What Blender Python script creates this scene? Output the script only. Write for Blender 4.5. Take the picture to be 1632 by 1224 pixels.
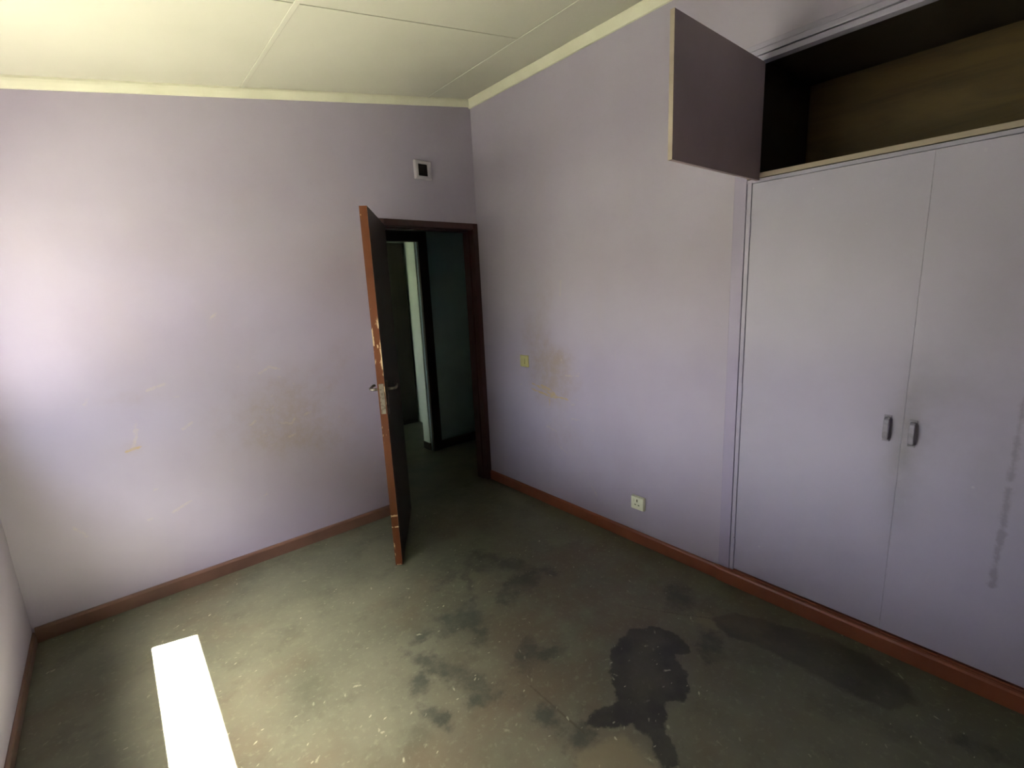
import bpy, bmesh, math, random
import numpy as np
from mathutils import Vector, Matrix, noise

random.seed(7)
SC = bpy.context.scene
COL = SC.collection
for o in list(bpy.data.objects):
    bpy.data.objects.remove(o, do_unlink=True)

# ------------------------------------------------------------------ camera, sky, sun, exposure
H, SL, W, D = 2.946, 0.153, 2.82, 4.0          # ceiling height at right wall, slope, room width, room depth
FAR = 2.25                                      # back of the room across the corridor
WT = 0.23                                       # thickness of the outside wall
cam = bpy.data.cameras.new('camera')
cam.sensor_width = 36.0
cam.lens = 764.479 / 1632 * 36.0
cam.clip_start = 0.02
co = bpy.data.objects.new('camera', cam)
co.location = (-2.3106, -3.1112, 1.5881)
co.rotation_euler = (1.3723, 0.0458, -0.7034)
COL.objects.link(co)
SC.camera = co

world = bpy.data.worlds.new('sky')
SC.world = world
world.use_nodes = True
wn = world.node_tree
wn.nodes.clear()
wo = wn.nodes.new('ShaderNodeOutputWorld')
wb = wn.nodes.new('ShaderNodeBackground')
ws = wn.nodes.new('ShaderNodeTexSky')
ws.sky_type = 'NISHITA'
ws.sun_disc = False
ws.sun_elevation = math.radians(67)
ws.sun_rotation = math.radians(-75)
ws.dust_density = 7.0
ws.air_density = 1.0
wb.inputs['Strength'].default_value = 1.0
wn.links.new(ws.outputs[0], wb.inputs['Color'])
wn.links.new(wb.outputs[0], wo.inputs['Surface'])

sun = bpy.data.lights.new('sun', 'SUN')
sun.energy = 265.0
sun.angle = math.radians(0.55)
sun.color = (1.0, 0.97, 0.92)
so = bpy.data.objects.new('sun', sun)
so.rotation_euler = Vector((1.0, -0.27, -2.44)).to_track_quat('-Z', 'Y').to_euler()
so.location = (-6, 1, 8)
COL.objects.link(so)

def portal(name, loc, size_y, size_z):
    l = bpy.data.lights.new(name, 'AREA')
    l.shape = 'RECTANGLE'
    l.size, l.size_y = size_z, size_y
    l.cycles.is_portal = True
    o = bpy.data.objects.new(name, l)
    o.location = loc
    o.rotation_euler = (0, -math.pi / 2, 0)      # shines towards +x, into the room
    COL.objects.link(o)

WY0, WY1, WZ0, WZ1 = -0.27, -2.07, 1.05, 2.03   # window opening
portal('window_daylight', (-W - WT + 0.01, (WY0 + WY1) / 2, (WZ0 + WZ1) / 2), abs(WY1 - WY0), WZ1 - WZ0)
portal('far_window_daylight', (-W - WT + 0.01, 1.7, 1.5), 0.8, 1.0)

SC.view_settings.view_transform = 'Standard'
SC.view_settings.look = 'None'
SC.view_settings.gamma = 1.0
SC.view_settings.use_curve_mapping = False
SC.view_settings.exposure = 2.02

# ------------------------------------------------------------------ node helpers
class NT:
    def __init__(self, name, rough=0.6, spec=0.5):
        self.m = bpy.data.materials.new(name)
        self.m.use_nodes = True
        self.t = self.m.node_tree
        self.t.nodes.clear()
        self.out = self.n('ShaderNodeOutputMaterial')
        self.b = self.n('ShaderNodeBsdfPrincipled')
        self.l(self.b.outputs[0], self.out.inputs['Surface'])
        self.b.inputs['Roughness'].default_value = rough
        self.b.inputs['Specular IOR Level'].default_value = spec
        self.tc = self.n('ShaderNodeTexCoord')
        self.P = self.tc.outputs['Object']
    def n(self, t):
        return self.t.nodes.new(t)
    def l(self, a, b):
        self.t.links.new(a, b)
    def put(self, sock, v):
        if hasattr(v, 'node'):
            self.l(v, sock)
        else:
            sock.default_value = v
    def noise(self, scale, detail=4, rough=0.55, vec=None, dist=0.0):
        x = self.n('ShaderNodeTexNoise')
        x.inputs['Scale'].default_value = scale
        x.inputs['Detail'].default_value = detail
        x.inputs['Roughness'].default_value = rough
        x.inputs['Distortion'].default_value = dist
        self.l(vec or self.P, x.inputs['Vector'])
        return x.outputs['Fac']
    def math(self, op, a, b=0.0, c=None):
        x = self.n('ShaderNodeMath')
        x.operation = op
        self.put(x.inputs[0], a)
        self.put(x.inputs[1], b)
        if c is not None:
            self.put(x.inputs[2], c)
        return x.outputs[0]
    def ramp(self, v, lo, hi, a=0.0, b=1.0):
        x = self.n('ShaderNodeMapRange')
        x.interpolation_type = 'SMOOTHSTEP'
        self.put(x.inputs['Value'], v)
        x.inputs['From Min'].default_value = lo
        x.inputs['From Max'].default_value = hi
        x.inputs['To Min'].default_value = a
        x.inputs['To Max'].default_value = b
        return x.outputs[0]
    def mix(self, fac, a, b):
        x = self.n('ShaderNodeMix')
        x.data_type = 'RGBA'
        self.put(x.inputs[0], fac)
        for s, v in ((x.inputs[6], a), (x.inputs[7], b)):
            if hasattr(v, 'node'):
                self.l(v, s)
            else:
                s.default_value = (*v, 1.0)
        return x.outputs[2]
    def mapping(self, scale=(1, 1, 1), rot=(0, 0, 0), loc=(0, 0, 0)):
        x = self.n('ShaderNodeMapping')
        self.l(self.P, x.inputs['Vector'])
        x.inputs['Scale'].default_value = scale
        x.inputs['Rotation'].default_value = rot
        x.inputs['Location'].default_value = loc
        return x.outputs[0]
    def attr(self, name):
        x = self.n('ShaderNodeAttribute')
        x.attribute_name = name
        return x.outputs['Fac']
    def vor(self, scale, vec=None, feature='F1'):
        x = self.n('ShaderNodeTexVoronoi')
        x.feature = feature
        x.inputs['Scale'].default_value = scale
        self.l(vec or self.P, x.inputs['Vector'])
        return x
    def color(self, v):
        if hasattr(v, 'node'):
            self.l(v, self.b.inputs['Base Color'])
        else:
            self.b.inputs['Base Color'].default_value = (*v, 1)
    def rough(self, v):
        self.put(self.b.inputs['Roughness'], v)
    def bump(self, h, strength=0.2, dist=0.002):
        x = self.n('ShaderNodeBump')
        x.inputs['Strength'].default_value = strength
        x.inputs['Distance'].default_value = dist
        self.l(h, x.inputs['Height'])
        self.l(x.outputs[0], self.b.inputs['Normal'])

LILAC = (0.342, 0.306, 0.386)
LILAC_D = (0.318, 0.280, 0.358)

def mat_wall(name, base=LILAC, dark=LILAC_D, marks=False):
    m = NT(name, 0.55, 0.3)
    c = m.mix(m.ramp(m.noise(1.7, 5), 0.35, 0.7), base, dark)
    c = m.mix(m.math('MULTIPLY', m.ramp(m.noise(3.3, 4, 0.6, m.mapping((1, 1, .5), loc=(3, 1, 2))), 0.5, 0.8), 0.35), c, (0.335, 0.29, 0.32))
    if marks:
        n1 = m.noise(9, 5, 0.65)
        g = m.math('ADD', m.attr('grime'), m.math('MULTIPLY', m.math('SUBTRACT', n1, 0.5), 0.9))
        g = m.math('MULTIPLY', g, m.ramp(m.noise(17, 6, 0.7), 0.28, 0.66, 0.55, 1.0))
        g = m.math('MULTIPLY', m.ramp(g, 0.0, 0.95), m.ramp(m.attr('grime'), 0.02, 0.25))
        c = m.mix(m.math('MULTIPLY', g, 0.72), c, (0.275, 0.212, 0.165))
        d = m.math('ADD', m.attr('scuff'), m.math('MULTIPLY', m.math('SUBTRACT', m.noise(55, 3, 0.6, m.mapping((1, 1, 1.8))), 0.5), 0.024))
        s = m.ramp(d, -0.002, 0.006, 1.0, 0.0)
        c = m.mix(m.math('MULTIPLY', m.math('MULTIPLY', s, m.ramp(m.noise(24, 4, 0.65), 0.35, 0.6, 0.15, 1.0)), 0.42), c, (0.46, 0.38, 0.29))
        d = m.math('ADD', m.attr('ochre'), m.math('MULTIPLY', m.math('SUBTRACT', m.noise(40, 3, 0.6), 0.5), 0.02))
        s = m.ramp(d, -0.003, 0.006, 1.0, 0.0)
        c = m.mix(m.math('MULTIPLY', s, 0.8), c, (0.40, 0.285, 0.12))
    m.color(c)
    m.bump(m.noise(60, 4), 0.15, 0.002)
    return m.m

def mat_red(name, chips=0.0, ca=(0.205, 0.062, 0.032), cb=(0.165, 0.050, 0.026)):
    m = NT(name, 0.38 if not chips else 0.6, 0.45 if not chips else 0.15)
    c = m.mix(m.ramp(m.noise(5, 4), 0.35, 0.7), ca, cb)
    if chips:
        n = m.noise(48, 5, 0.6, m.mapping((1, 1, .30)))
        a = m.attr('wear')
        k = m.ramp(m.math('ADD', n, a), 0.98, 1.02)
        c = m.mix(m.math('MULTIPLY', k, chips), c, (0.46, 0.33, 0.19))
    m.color(c)
    m.bump(m.noise(22, 3, 0.5, m.mapping((1, 1, .2))), 0.12, 0.002)
    return m.m

M = {}
def mat_plain_red(name, a, b):
    m = NT(name, 0.42, 0.4)
    m.color(m.mix(m.ramp(m.noise(7, 4, 0.6, m.mapping((1, 1, .3))), 0.35, 0.7), a, b))
    return m.m
M['maroon'] = mat_plain_red('dark_maroon_gloss_paint', (0.040, 0.013, 0.012), (0.030, 0.010, 0.010))
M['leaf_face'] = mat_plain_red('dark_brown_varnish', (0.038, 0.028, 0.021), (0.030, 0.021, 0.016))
M['wall_back'] = mat_wall('lilac_wall_paint_marked', marks=True)
M['wall'] = mat_wall('lilac_wall_paint')
M['red'] = mat_red('red_oxide_gloss_paint')
M['red_dusty_veiled'] = mat_red('dusty_veiled_red_oxide_paint', 0.0, (0.150, 0.080, 0.055), (0.115, 0.062, 0.044))  # dusty for the left baseboard; mutes the back one for lens glare
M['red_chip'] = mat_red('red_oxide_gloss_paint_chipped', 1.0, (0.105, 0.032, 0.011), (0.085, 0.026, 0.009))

m = NT('cream_ceiling_paint', 0.75, 0.2)
c = m.mix(m.ramp(m.noise(1.1, 4), 0.35, 0.7), (0.485, 0.470, 0.395), (0.45, 0.435, 0.362))
m.color(c); m.bump(m.noise(35, 4), 0.08, 0.002)
M['ceiling'] = m.m
m = NT('cream_cornice_paint', 0.5, 0.35)
m.color(m.mix(m.ramp(m.noise(6, 4), 0.35, 0.7), (0.58, 0.565, 0.45), (0.53, 0.515, 0.40)))
M['cornice'] = m.m

m = NT('lilac_cupboard_gloss_paint', 0.42, 0.4)
c = m.mix(m.ramp(m.noise(1.5, 5), 0.35, 0.7), (0.335, 0.308, 0.405), (0.305, 0.278, 0.368))
m.color(c); m.bump(m.noise(18, 3, 0.5, m.mapping((1, 1, .3))), 0.06, 0.002)
M['cup'] = m.m

m = NT('lilac_post_paint', 0.45, 0.35)
m.color(m.mix(m.ramp(m.noise(3, 4), 0.35, 0.7), (0.295, 0.258, 0.365), (0.27, 0.235, 0.335)))
M['post'] = m.m
m = NT('grimy_lilac_handle_paint', 0.35, 0.5)
m.color(m.mix(m.ramp(m.noise(30, 4), 0.35, 0.7), (0.225, 0.208, 0.255), (0.15, 0.137, 0.16)))
M['handle'] = m.m

def mat_cup_door(name):
    m = NT(name, 0.42, 0.4)
    c = m.mix(m.ramp(m.noise(1.5, 5), 0.35, 0.7), (0.335, 0.308, 0.405), (0.305, 0.278, 0.368))
    g = m.math('MULTIPLY', m.attr('grime'), m.ramp(m.noise(5, 5, 0.6), 0.2, 0.75, 0.35, 1.0))
    c = m.mix(m.math('MULTIPLY', g, 0.7), c, (0.155, 0.14, 0.14))
    d = m.math('ADD', m.attr('scuff'), m.math('MULTIPLY', m.math('SUBTRACT', m.noise(30, 3, 0.6), 0.5), 0.035))
    c = m.mix(m.ramp(d, -0.006, 0.010, 0.42, 0.0), c, (0.10, 0.09, 0.09))
    # small pale knocks
    v = m.vor(9, m.mapping((1, 1, 1)))
    k = m.math('MULTIPLY', m.ramp(v.outputs['Distance'], 0.03, 0.06, 1, 0), m.ramp(m.noise(2.3, 2), 0.5, 0.6))
    c = m.mix(m.math('MULTIPLY', k, 0.18), c, (0.6, 0.55, 0.55))
    m.color(c); m.bump(m.noise(18, 3, 0.5, m.mapping((1, 1, .3))), 0.06, 0.002)
    return m.m
M['cup_door'] = mat_cup_door('lilac_cupboard_door_paint')

m = NT('dull_mauve_inner_paint', 0.6, 0.3)
m.color(m.mix(m.ramp(m.noise(2.5, 4), 0.35, 0.7), (0.30, 0.225, 0.235), (0.265, 0.20, 0.205)))
M['mauve'] = m.m
m = NT('raw_pale_timber_edge', 0.7, 0.2)
m.color(m.mix(m.ramp(m.noise(14, 4, 0.6, m.mapping((1, .1, 1))), 0.3, 0.7), (0.33, 0.27, 0.22), (0.27, 0.22, 0.18)))
M['raw'] = m.m
m = NT('brown_cupboard_lining', 0.5, 0.4)
m.color(m.mix(m.ramp(m.noise(7, 5, 0.6, m.mapping((1, .25, 1.5)), 0.6), 0.3, 0.75), (0.125, 0.078, 0.020), (0.060, 0.036, 0.010)))
M['lining'] = m.m
m = NT('dark_gap', 0.9, 0.1); m.color((0.02, 0.018, 0.02)); M['black'] = m.m
m = NT('aged_steel', 0.38, 0.5); m.color(m.mix(m.ramp(m.noise(60, 4), 0.4, 0.7), (0.24, 0.21, 0.165), (0.12, 0.10, 0.075)))
m.b.inputs['Metallic'].default_value = 0.85; M['steel'] = m.m
m = NT('ivory_plastic', 0.35, 0.5); m.color(m.mix(m.ramp(m.noise(20, 3), 0.3, 0.7), (0.70, 0.71, 0.54), (0.62, 0.63, 0.47))); M['ivory'] = m.m
m = NT('yellowed_plastic', 0.35, 0.5); m.color(m.mix(m.ramp(m.noise(20, 3), 0.3, 0.7), (0.40, 0.37, 0.16), (0.35, 0.32, 0.14))); M['yellow'] = m.m
m = NT('socket_slot', 0.8, 0.2); m.color((0.10, 0.11, 0.07)); M['slot'] = m.m
m = NT('vent_paint', 0.5, 0.4); m.color(m.mix(m.ramp(m.noise(15, 3), 0.3, 0.7), (0.36, 0.33, 0.37), (0.31, 0.285, 0.32))); M['vent'] = m.m
m = NT('vent_mesh', 0.9, 0.1); m.color((0.010, 0.008, 0.009)); M['ventdark'] = m.m
m = NT('blue_green_hall_paint', 0.55, 0.3); m.color(m.mix(m.ramp(m.noise(3, 4), 0.3, 0.7), (0.30, 0.39, 0.40), (0.26, 0.34, 0.35))); M['hall'] = m.m
m = NT('pale_green_plaster', 0.6, 0.3); m.color(m.mix(m.ramp(m.noise(3, 4), 0.3, 0.7), (0.48, 0.54, 0.46), (0.44, 0.49, 0.42))); M['plaster'] = m.m
m = NT('dark_wood_and_inner_shade', 0.55, 0.3); m.color(m.mix(m.ramp(m.noise(9, 4, 0.6, m.mapping((1, 1, .15))), 0.3, 0.7), (0.028, 0.020, 0.012), (0.019, 0.014, 0.009))); M['darkwood_and_shade'] = m.m  # dark wood; also paints shade inside the built-in cupboard
m = NT('dark_garden_grass', 0.9, 0.1); m.color(m.mix(m.ramp(m.noise(0.8, 6), 0.35, 0.65), (0.034, 0.038, 0.022), (0.024, 0.027, 0.016))); M['soil'] = m.m
m = NT('dark_slate_sill', 0.6, 0.3); m.color(m.mix(m.ramp(m.noise(5, 4), 0.3, 0.7), (0.075, 0.070, 0.066), (0.055, 0.050, 0.048))); M['sill'] = m.m
m = NT('window_frame_paint', 0.45, 0.4); m.color(m.mix(m.ramp(m.noise(9, 4), 0.3, 0.7), (0.55, 0.53, 0.5), (0.48, 0.45, 0.42))); M['winframe'] = m.m
m = NT('clear_window_glass', 0.02, 0.5)
tr = m.n('ShaderNodeBsdfTransparent'); gl = m.n('ShaderNodeBsdfGlossy'); gl.inputs['Roughness'].default_value = 0.02
lw = m.n('ShaderNodeLayerWeight'); lw.inputs['Blend'].default_value = 0.5
fr = m.math('MULTIPLY_ADD', m.math('POWER', lw.outputs['Facing'], 5.0), 0.6, 0.03)
mx = m.n('ShaderNodeMixShader'); m.l(fr, mx.inputs[0]); m.l(tr.outputs[0], mx.inputs[1]); m.l(gl.outputs[0], mx.inputs[2])
m.l(mx.outputs[0], m.out.inputs['Surface']); M['glass'] = m.m

# floor: worn green-black vinyl with white flecks, black adhesive stains
m = NT('worn_green_vinyl_floor', 0.4, 0.4)
c = m.mix(m.ramp(m.noise(2.2, 6, 0.6), 0.35, 0.68), (0.110, 0.114, 0.076), (0.077, 0.082, 0.054))
c = m.mix(m.math('MULTIPLY', m.ramp(m.noise(5.5, 5, 0.6, m.mapping(loc=(4, 2, 0))), 0.5, 0.7), 0.6), c, (0.050, 0.056, 0.035))
c = m.mix(m.math('MULTIPLY', m.ramp(m.noise(1.6, 4, 0.6, m.mapping(loc=(1.3, 7.7, 0))), 0.48, 0.7), 0.6), c, (0.088, 0.068, 0.040))
bw = m.math('MULTIPLY', m.math('SUBTRACT', 1.0, m.attr('brown')), m.ramp(m.noise(4.5, 5, 0.65, m.mapping(loc=(9, 3, 0))), 0.3, 0.62))
c = m.mix(m.math('MULTIPLY', bw, 0.75), c, (0.088, 0.066, 0.042))
# fine marbling
c = m.mix(m.math('MULTIPLY', m.ramp(m.noise(38, 5, 0.7), 0.52, 0.72), 0.5), c, (0.17, 0.17, 0.115))
# soft dark blotches
dk = m.math('ADD', m.attr('blotch'), m.math('MULTIPLY', m.math('SUBTRACT', m.noise(13, 6, 0.7), 0.5), 0.17))
c = m.mix(m.math('MULTIPLY', m.ramp(dk, -0.02, 0.03, 0.75, 0.0), m.ramp(m.noise(9, 5, 0.65), 0.3, 0.62, 0.3, 1.0)), c, (0.018, 0.023, 0.019))
br = m.math('ADD', m.attr('pale'), m.math('MULTIPLY', m.math('SUBTRACT', m.noise(14, 5, 0.65), 0.5), 0.16))
c = m.mix(m.ramp(br, -0.03, 0.03, 0.75, 0.0), c, (0.150, 0.130, 0.078))
side_stain_dist = m.math('ADD', m.attr('side_stain'), m.math('MULTIPLY', m.math('SUBTRACT', m.noise(12, 5, 0.65), 0.5), 0.08))
side_stain = m.ramp(side_stain_dist, -0.012, 0.012, 1.0, 0.0)
c = m.mix(m.math('MULTIPLY', side_stain, m.ramp(m.noise(6, 4), 0.3, 0.7, 0.45, 0.85)), c, (0.022, 0.021, 0.017))  # second dark floor stain, beside the cupboard
st = m.math('ADD', m.attr('stain'), m.math('MULTIPLY', m.math('SUBTRACT', m.noise(15, 5, 0.65), 0.5), 0.075))
stain = m.ramp(st, -0.006, 0.006, 1.0, 0.0)
inner = m.ramp(st, -0.13, -0.03, 0.60, 0.95)
c = m.mix(m.math('MULTIPLY', stain, m.math('MULTIPLY', inner, m.ramp(m.noise(7, 4), 0.3, 0.65, 0.8, 1.0))), c, (0.010, 0.010, 0.009))
sm = m.math('ADD', m.attr('seam'), m.math('MULTIPLY', m.math('SUBTRACT', m.noise(18, 3, 0.6), 0.5), 0.012))
c = m.mix(m.ramp(sm, 0.0, 0.008, 0.7, 0.0), c, (0.04, 0.03, 0.018))
# flecks: three stretched directions, most cells dropped
fl = None
for i, (rot, sc, thr, keep) in enumerate(((0.5, 8, 0.095, 0.72), (-0.75, 10, 0.10, 0.74), (1.9, 13, 0.11, 0.74), (2.6, 18, 0.13, 0.72), (1.1, 6, 0.07, 0.66), (0.1, 26, 0.14, 0.74))):
    mp0 = m.mapping((1, 1, 1), (0, 0, rot), (i * 3.1, i * 1.7, 0))
    mp_n = m.n('ShaderNodeMapping')
    m.l(mp0, mp_n.inputs['Vector'])
    mp_n.inputs['Scale'].default_value = (1, 2.6, 1)
    mp = mp_n.outputs[0]
    v = m.vor(sc, mp)
    v.inputs['Randomness'].default_value = 1.0
    sep = m.n('ShaderNodeSeparateColor')
    m.l(v.outputs['Color'], sep.inputs[0])
    on = m.ramp(sep.outputs[0], keep, keep + 0.02)
    d = m.math('ADD', v.outputs['Distance'], m.math('MULTIPLY', m.math('SUBTRACT', m.noise(48, 5, 0.75), 0.5), 0.55))
    f = m.math('MULTIPLY', m.ramp(d, thr - .05, thr + 0.04, 1, 0), on)
    f = m.math('MULTIPLY', f, m.math('POWER', sep.outputs[1], 1.6))
    fl = f if fl is None else m.math('MAXIMUM', fl, f)
clus = m.ramp(m.noise(2.6, 3, 0.5, m.mapping(loc=(2.2, 5.1, 0))), 0.36, 0.62, 0.15, 1.0)
fl = m.math('MULTIPLY', m.math('MULTIPLY', fl, clus), m.math('SUBTRACT', 1.0, m.math('MULTIPLY', side_stain, 0.7)))
c = m.mix(m.math('MULTIPLY', fl, 0.85), c, (0.38, 0.38, 0.28))
m.color(c)
m.rough(m.math('SUBTRACT', m.ramp(m.noise(5, 5), 0.3, 0.7, 0.34, 0.50), m.math('MULTIPLY', stain, 0.04)))
m.bump(m.noise(30, 5), 0.12, 0.003)
M['floor'] = m.m
m = NT('hall_floor_vinyl', 0.4, 0.5); m.color(m.mix(m.ramp(m.noise(4, 5), 0.3, 0.7), (0.115, 0.115, 0.07), (0.07, 0.07, 0.045))); M['hallfloor'] = m.m

# ------------------------------------------------------------------ mesh helpers
def quad(bm, pts):
    return bm.faces.new([bm.verts.new(p) for p in pts])

def bx(bm, x0, x1, y0, y1, z0, z1):
    vs = [bm.verts.new((x, y, z)) for x in (min(x0, x1), max(x0, x1)) for y in (min(y0, y1), max(y0, y1)) for z in (min(z0, z1), max(z0, z1))]
    for f in ((0, 1, 3, 2), (4, 6, 7, 5), (0, 4, 5, 1), (2, 3, 7, 6), (0, 2, 6, 4), (1, 5, 7, 3)):
        bm.faces.new([vs[i] for i in f])
    return vs

def obj(name, bm, mat, parent=None, origin=None, bevel=0.0, seg=2, smooth=False):
    """mesh in world coordinates -> one object; origin = parent's base or given"""
    bmesh.ops.recalc_face_normals(bm, faces=bm.faces)
    me = bpy.data.meshes.new(name)
    bm.to_mesh(me)
    bm.free()
    return link(name, me, mat, parent, origin, bevel, seg, smooth)

def world_loc(o):
    v = Vector((0, 0, 0))
    while o:
        v = v + Vector(o.location)
        o = o.parent
    return v

def link(name, me, mat, parent=None, origin=None, bevel=0.0, seg=2, smooth=False):
    pl = world_loc(parent) if parent else Vector((0, 0, 0))
    og = Vector(origin) if origin is not None else pl
    me.transform(Matrix.Translation(-og))
    me.materials.append(mat)
    if smooth:
        for p in me.polygons:
            p.use_smooth = True
    o = bpy.data.objects.new(name, me)
    COL.objects.link(o)
    if parent:
        o.parent = parent
    o.location = og - pl
    if bevel:
        b = o.modifiers.new('bevel', 'BEVEL')
        b.width = bevel
        b.segments = seg
        b.limit_method = 'ANGLE'
        b.angle_limit = math.radians(40)
    return o

def box_obj(name, dims, mat, parent=None, origin=None, bevel=0.0, seg=2):
    bm = bmesh.new()
    bx(bm, *dims)
    return obj(name, bm, mat, parent, origin, bevel, seg)

def empty(name, loc, label=None, cat=None, kind=None, group=None):
    o = bpy.data.objects.new(name, None)
    o.empty_display_size = 0.1
    o.location = loc
    COL.objects.link(o)
    tag(o, label, cat, kind, group)
    return o

def tag(o, label=None, cat=None, kind=None, group=None):
    if label: o['label'] = label
    if cat: o['category'] = cat
    if kind: o['kind'] = kind
    if group: o['group'] = group
    return o

def tube(bm, pts, r, n=10, sx=1.0):
    """round bar through pts"""
    rings = []
    pts = [Vector(p) for p in pts]
    for i, p in enumerate(pts):
        d = (pts[min(i + 1, len(pts) - 1)] - pts[max(i - 1, 0)]).normalized()
        up = Vector((0, 0, 1)) if abs(d.z) < 0.9 else Vector((1, 0, 0))
        a = d.cross(up).normalized()
        b = d.cross(a).normalized()
        rings.append([bm.verts.new(p + (a * math.cos(t) * sx + b * math.sin(t)) * r) for t in [2 * math.pi * k / n for k in range(n)]])
    for i in range(len(rings) - 1):
        for k in range(n):
            bm.faces.new((rings[i][k], rings[i][(k + 1) % n], rings[i + 1][(k + 1) % n], rings[i + 1][k]))
    bm.faces.new(rings[0]); bm.faces.new(rings[-1])

def sd_poly(px, py, poly):
    """signed distance, negative inside"""
    P = np.array(poly, float)
    d = np.full(px.shape, 1e9)
    ins = np.zeros(px.shape, bool)
    for i in range(len(P)):
        ax, ay = P[i]; bx_, by_ = P[(i + 1) % len(P)]
        ex, ey = bx_ - ax, by_ - ay
        t = np.clip(((px - ax) * ex + (py - ay) * ey) / (ex * ex + ey * ey + 1e-12), 0, 1)
        d = np.minimum(d, np.hypot(px - ax - t * ex, py - ay - t * ey))
        cond = ((ay > py) != (by_ > py))
        xi = ax + (py - ay) / (by_ - ay if by_ != ay else 1e-9) * ex
        ins ^= cond & (px < xi)
    return np.where(ins, -d, d)

def sd_line(px, py, pts, r):
    d = np.full(px.shape, 1e9)
    for (ax, ay), (bx_, by_) in zip(pts[:-1], pts[1:]):
        ex, ey = bx_ - ax, by_ - ay
        t = np.clip(((px - ax) * ex + (py - ay) * ey) / (ex * ex + ey * ey + 1e-12), 0, 1)
        d = np.minimum(d, np.hypot(px - ax - t * ex, py - ay - t * ey))
    return d - r

def ell(px, py, c, r, rot=0.0):
    dx, dy = px - c[0], py - c[1]
    ca, sa = math.cos(rot), math.sin(rot)
    q = np.hypot((dx * ca + dy * sa) / r[0], (-dx * sa + dy * ca) / r[1])
    return (q - 1) * min(r)

def soft(px, py, c, r, rot=0.0):
    dx, dy = px - c[0], py - c[1]
    ca, sa = math.cos(rot), math.sin(rot)
    q = ((dx * ca + dy * sa) / r[0]) ** 2 + ((-dx * sa + dy * ca) / r[1]) ** 2
    return np.exp(-q)

def grid_mesh(name, us, vs, f, keep=None, flip=False):
    """grid over us x vs, f(U,V)->xyz; returns mesh and the per-vertex (U,V) arrays"""
    U, V = np.meshgrid(us, vs, indexing='ij')
    X, Y, Z = f(U, V)
    co_ = np.stack([X, Y, Z], -1).reshape(-1, 3)
    nu, nv = len(us), len(vs)
    i = (np.arange(nu - 1)[:, None] * nv + np.arange(nv - 1)[None, :])
    if keep is not None:
        uc = (U[:-1, :-1] + U[1:, 1:]) / 2
        vc = (V[:-1, :-1] + V[1:, 1:]) / 2
        i = i[keep(uc, vc)]
    i = i.reshape(-1)
    q = np.stack([i, i + nv, i + nv + 1, i + 1], -1)
    if flip:
        q = q[:, ::-1]
    me = bpy.data.meshes.new(name)
    me.from_pydata(co_.tolist(), [], q.tolist())
    me.update()
    return me, U.reshape(-1), V.reshape(-1)

def set_attr(me, name, arr):
    n = len(me.vertices)
    a = me.attributes.new(name, 'FLOAT', 'POINT')
    full = np.full(n, 1.0 if name != 'grime' and name != 'wear' else 0.0, np.float32)
    full[:len(arr)] = arr
    a.data.foreach_set('value', full)

def add_faces(me, quads):
    """append plain quads to a mesh made by grid_mesh (before attributes are set)"""
    bm = bmesh.new()
    bm.from_mesh(me)
    for q in quads:
        quad(bm, q)
    bm.to_mesh(me)
    bm.free()

def top(x):
    return H + SL * x

# ------------------------------------------------------------------ the setting
# floor
us = np.linspace(-W, 0.0, 283)
vs = np.linspace(-D, 0.06, 407)
me, U, V = grid_mesh('floor', us, vs, lambda u, v: (u, v, 0 * u))
big = [(-0.672, -1.918), (-0.833, -1.94), (-0.937, -2.012), (-1.009, -2.108), (-1.053, -2.134), (-1.154, -2.089), (-1.205, -2.103), (-1.187, -2.147), (-1.119, -2.234), (-1.11, -2.307), (-1.135, -2.361), (-1.112, -2.41), (-1.05, -2.39), (-1.013, -2.315), (-0.95, -2.285), (-0.854, -2.3), (-0.773, -2.275), (-0.716, -2.219), (-0.604, -2.255), (-0.549, -2.182), (-0.521, -2.073), (-0.578, -1.978)]
# the hollow of the loop between its two arms
d = sd_poly(U, V, [(-0.672, -1.918), (-0.833, -1.94), (-0.937, -2.012), (-1.009, -2.108), (-1.06, -2.12), (-1.154, -2.089), (-1.205, -2.103), (-1.187, -2.147), (-1.125, -2.19), (-1.068, -2.215), (-1.075, -2.30), (-1.125, -2.355), (-1.135, -2.40), (-1.085, -2.43), (-1.05, -2.38), (-0.99, -2.30), (-0.90, -2.255), (-0.85, -2.30), (-0.773, -2.285), (-0.716, -2.219), (-0.66, -2.15), (-0.604, -2.19), (-0.565, -2.15), (-0.545, -2.06), (-0.578, -1.978)])
set_attr(me, 'stain', d)
d = sd_poly(U, V, [(-0.339, -2.129), (-0.213, -2.20), (-0.134, -2.413), (-0.082, -2.573), (-0.10, -2.739), (-0.159, -2.849), (-0.228, -2.89), (-0.328, -2.826), (-0.355, -2.722), (-0.352, -2.608), (-0.352, -2.495), (-0.352, -2.347), (-0.40, -2.257)])
set_attr(me, 'side_stain', d)
d = sd_poly(U, V, [(-1.205, -2.103), (-1.267, -2.098), (-1.311, -2.123), (-1.33, -2.20), (-1.26, -2.20), (-1.201, -2.159)])
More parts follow.
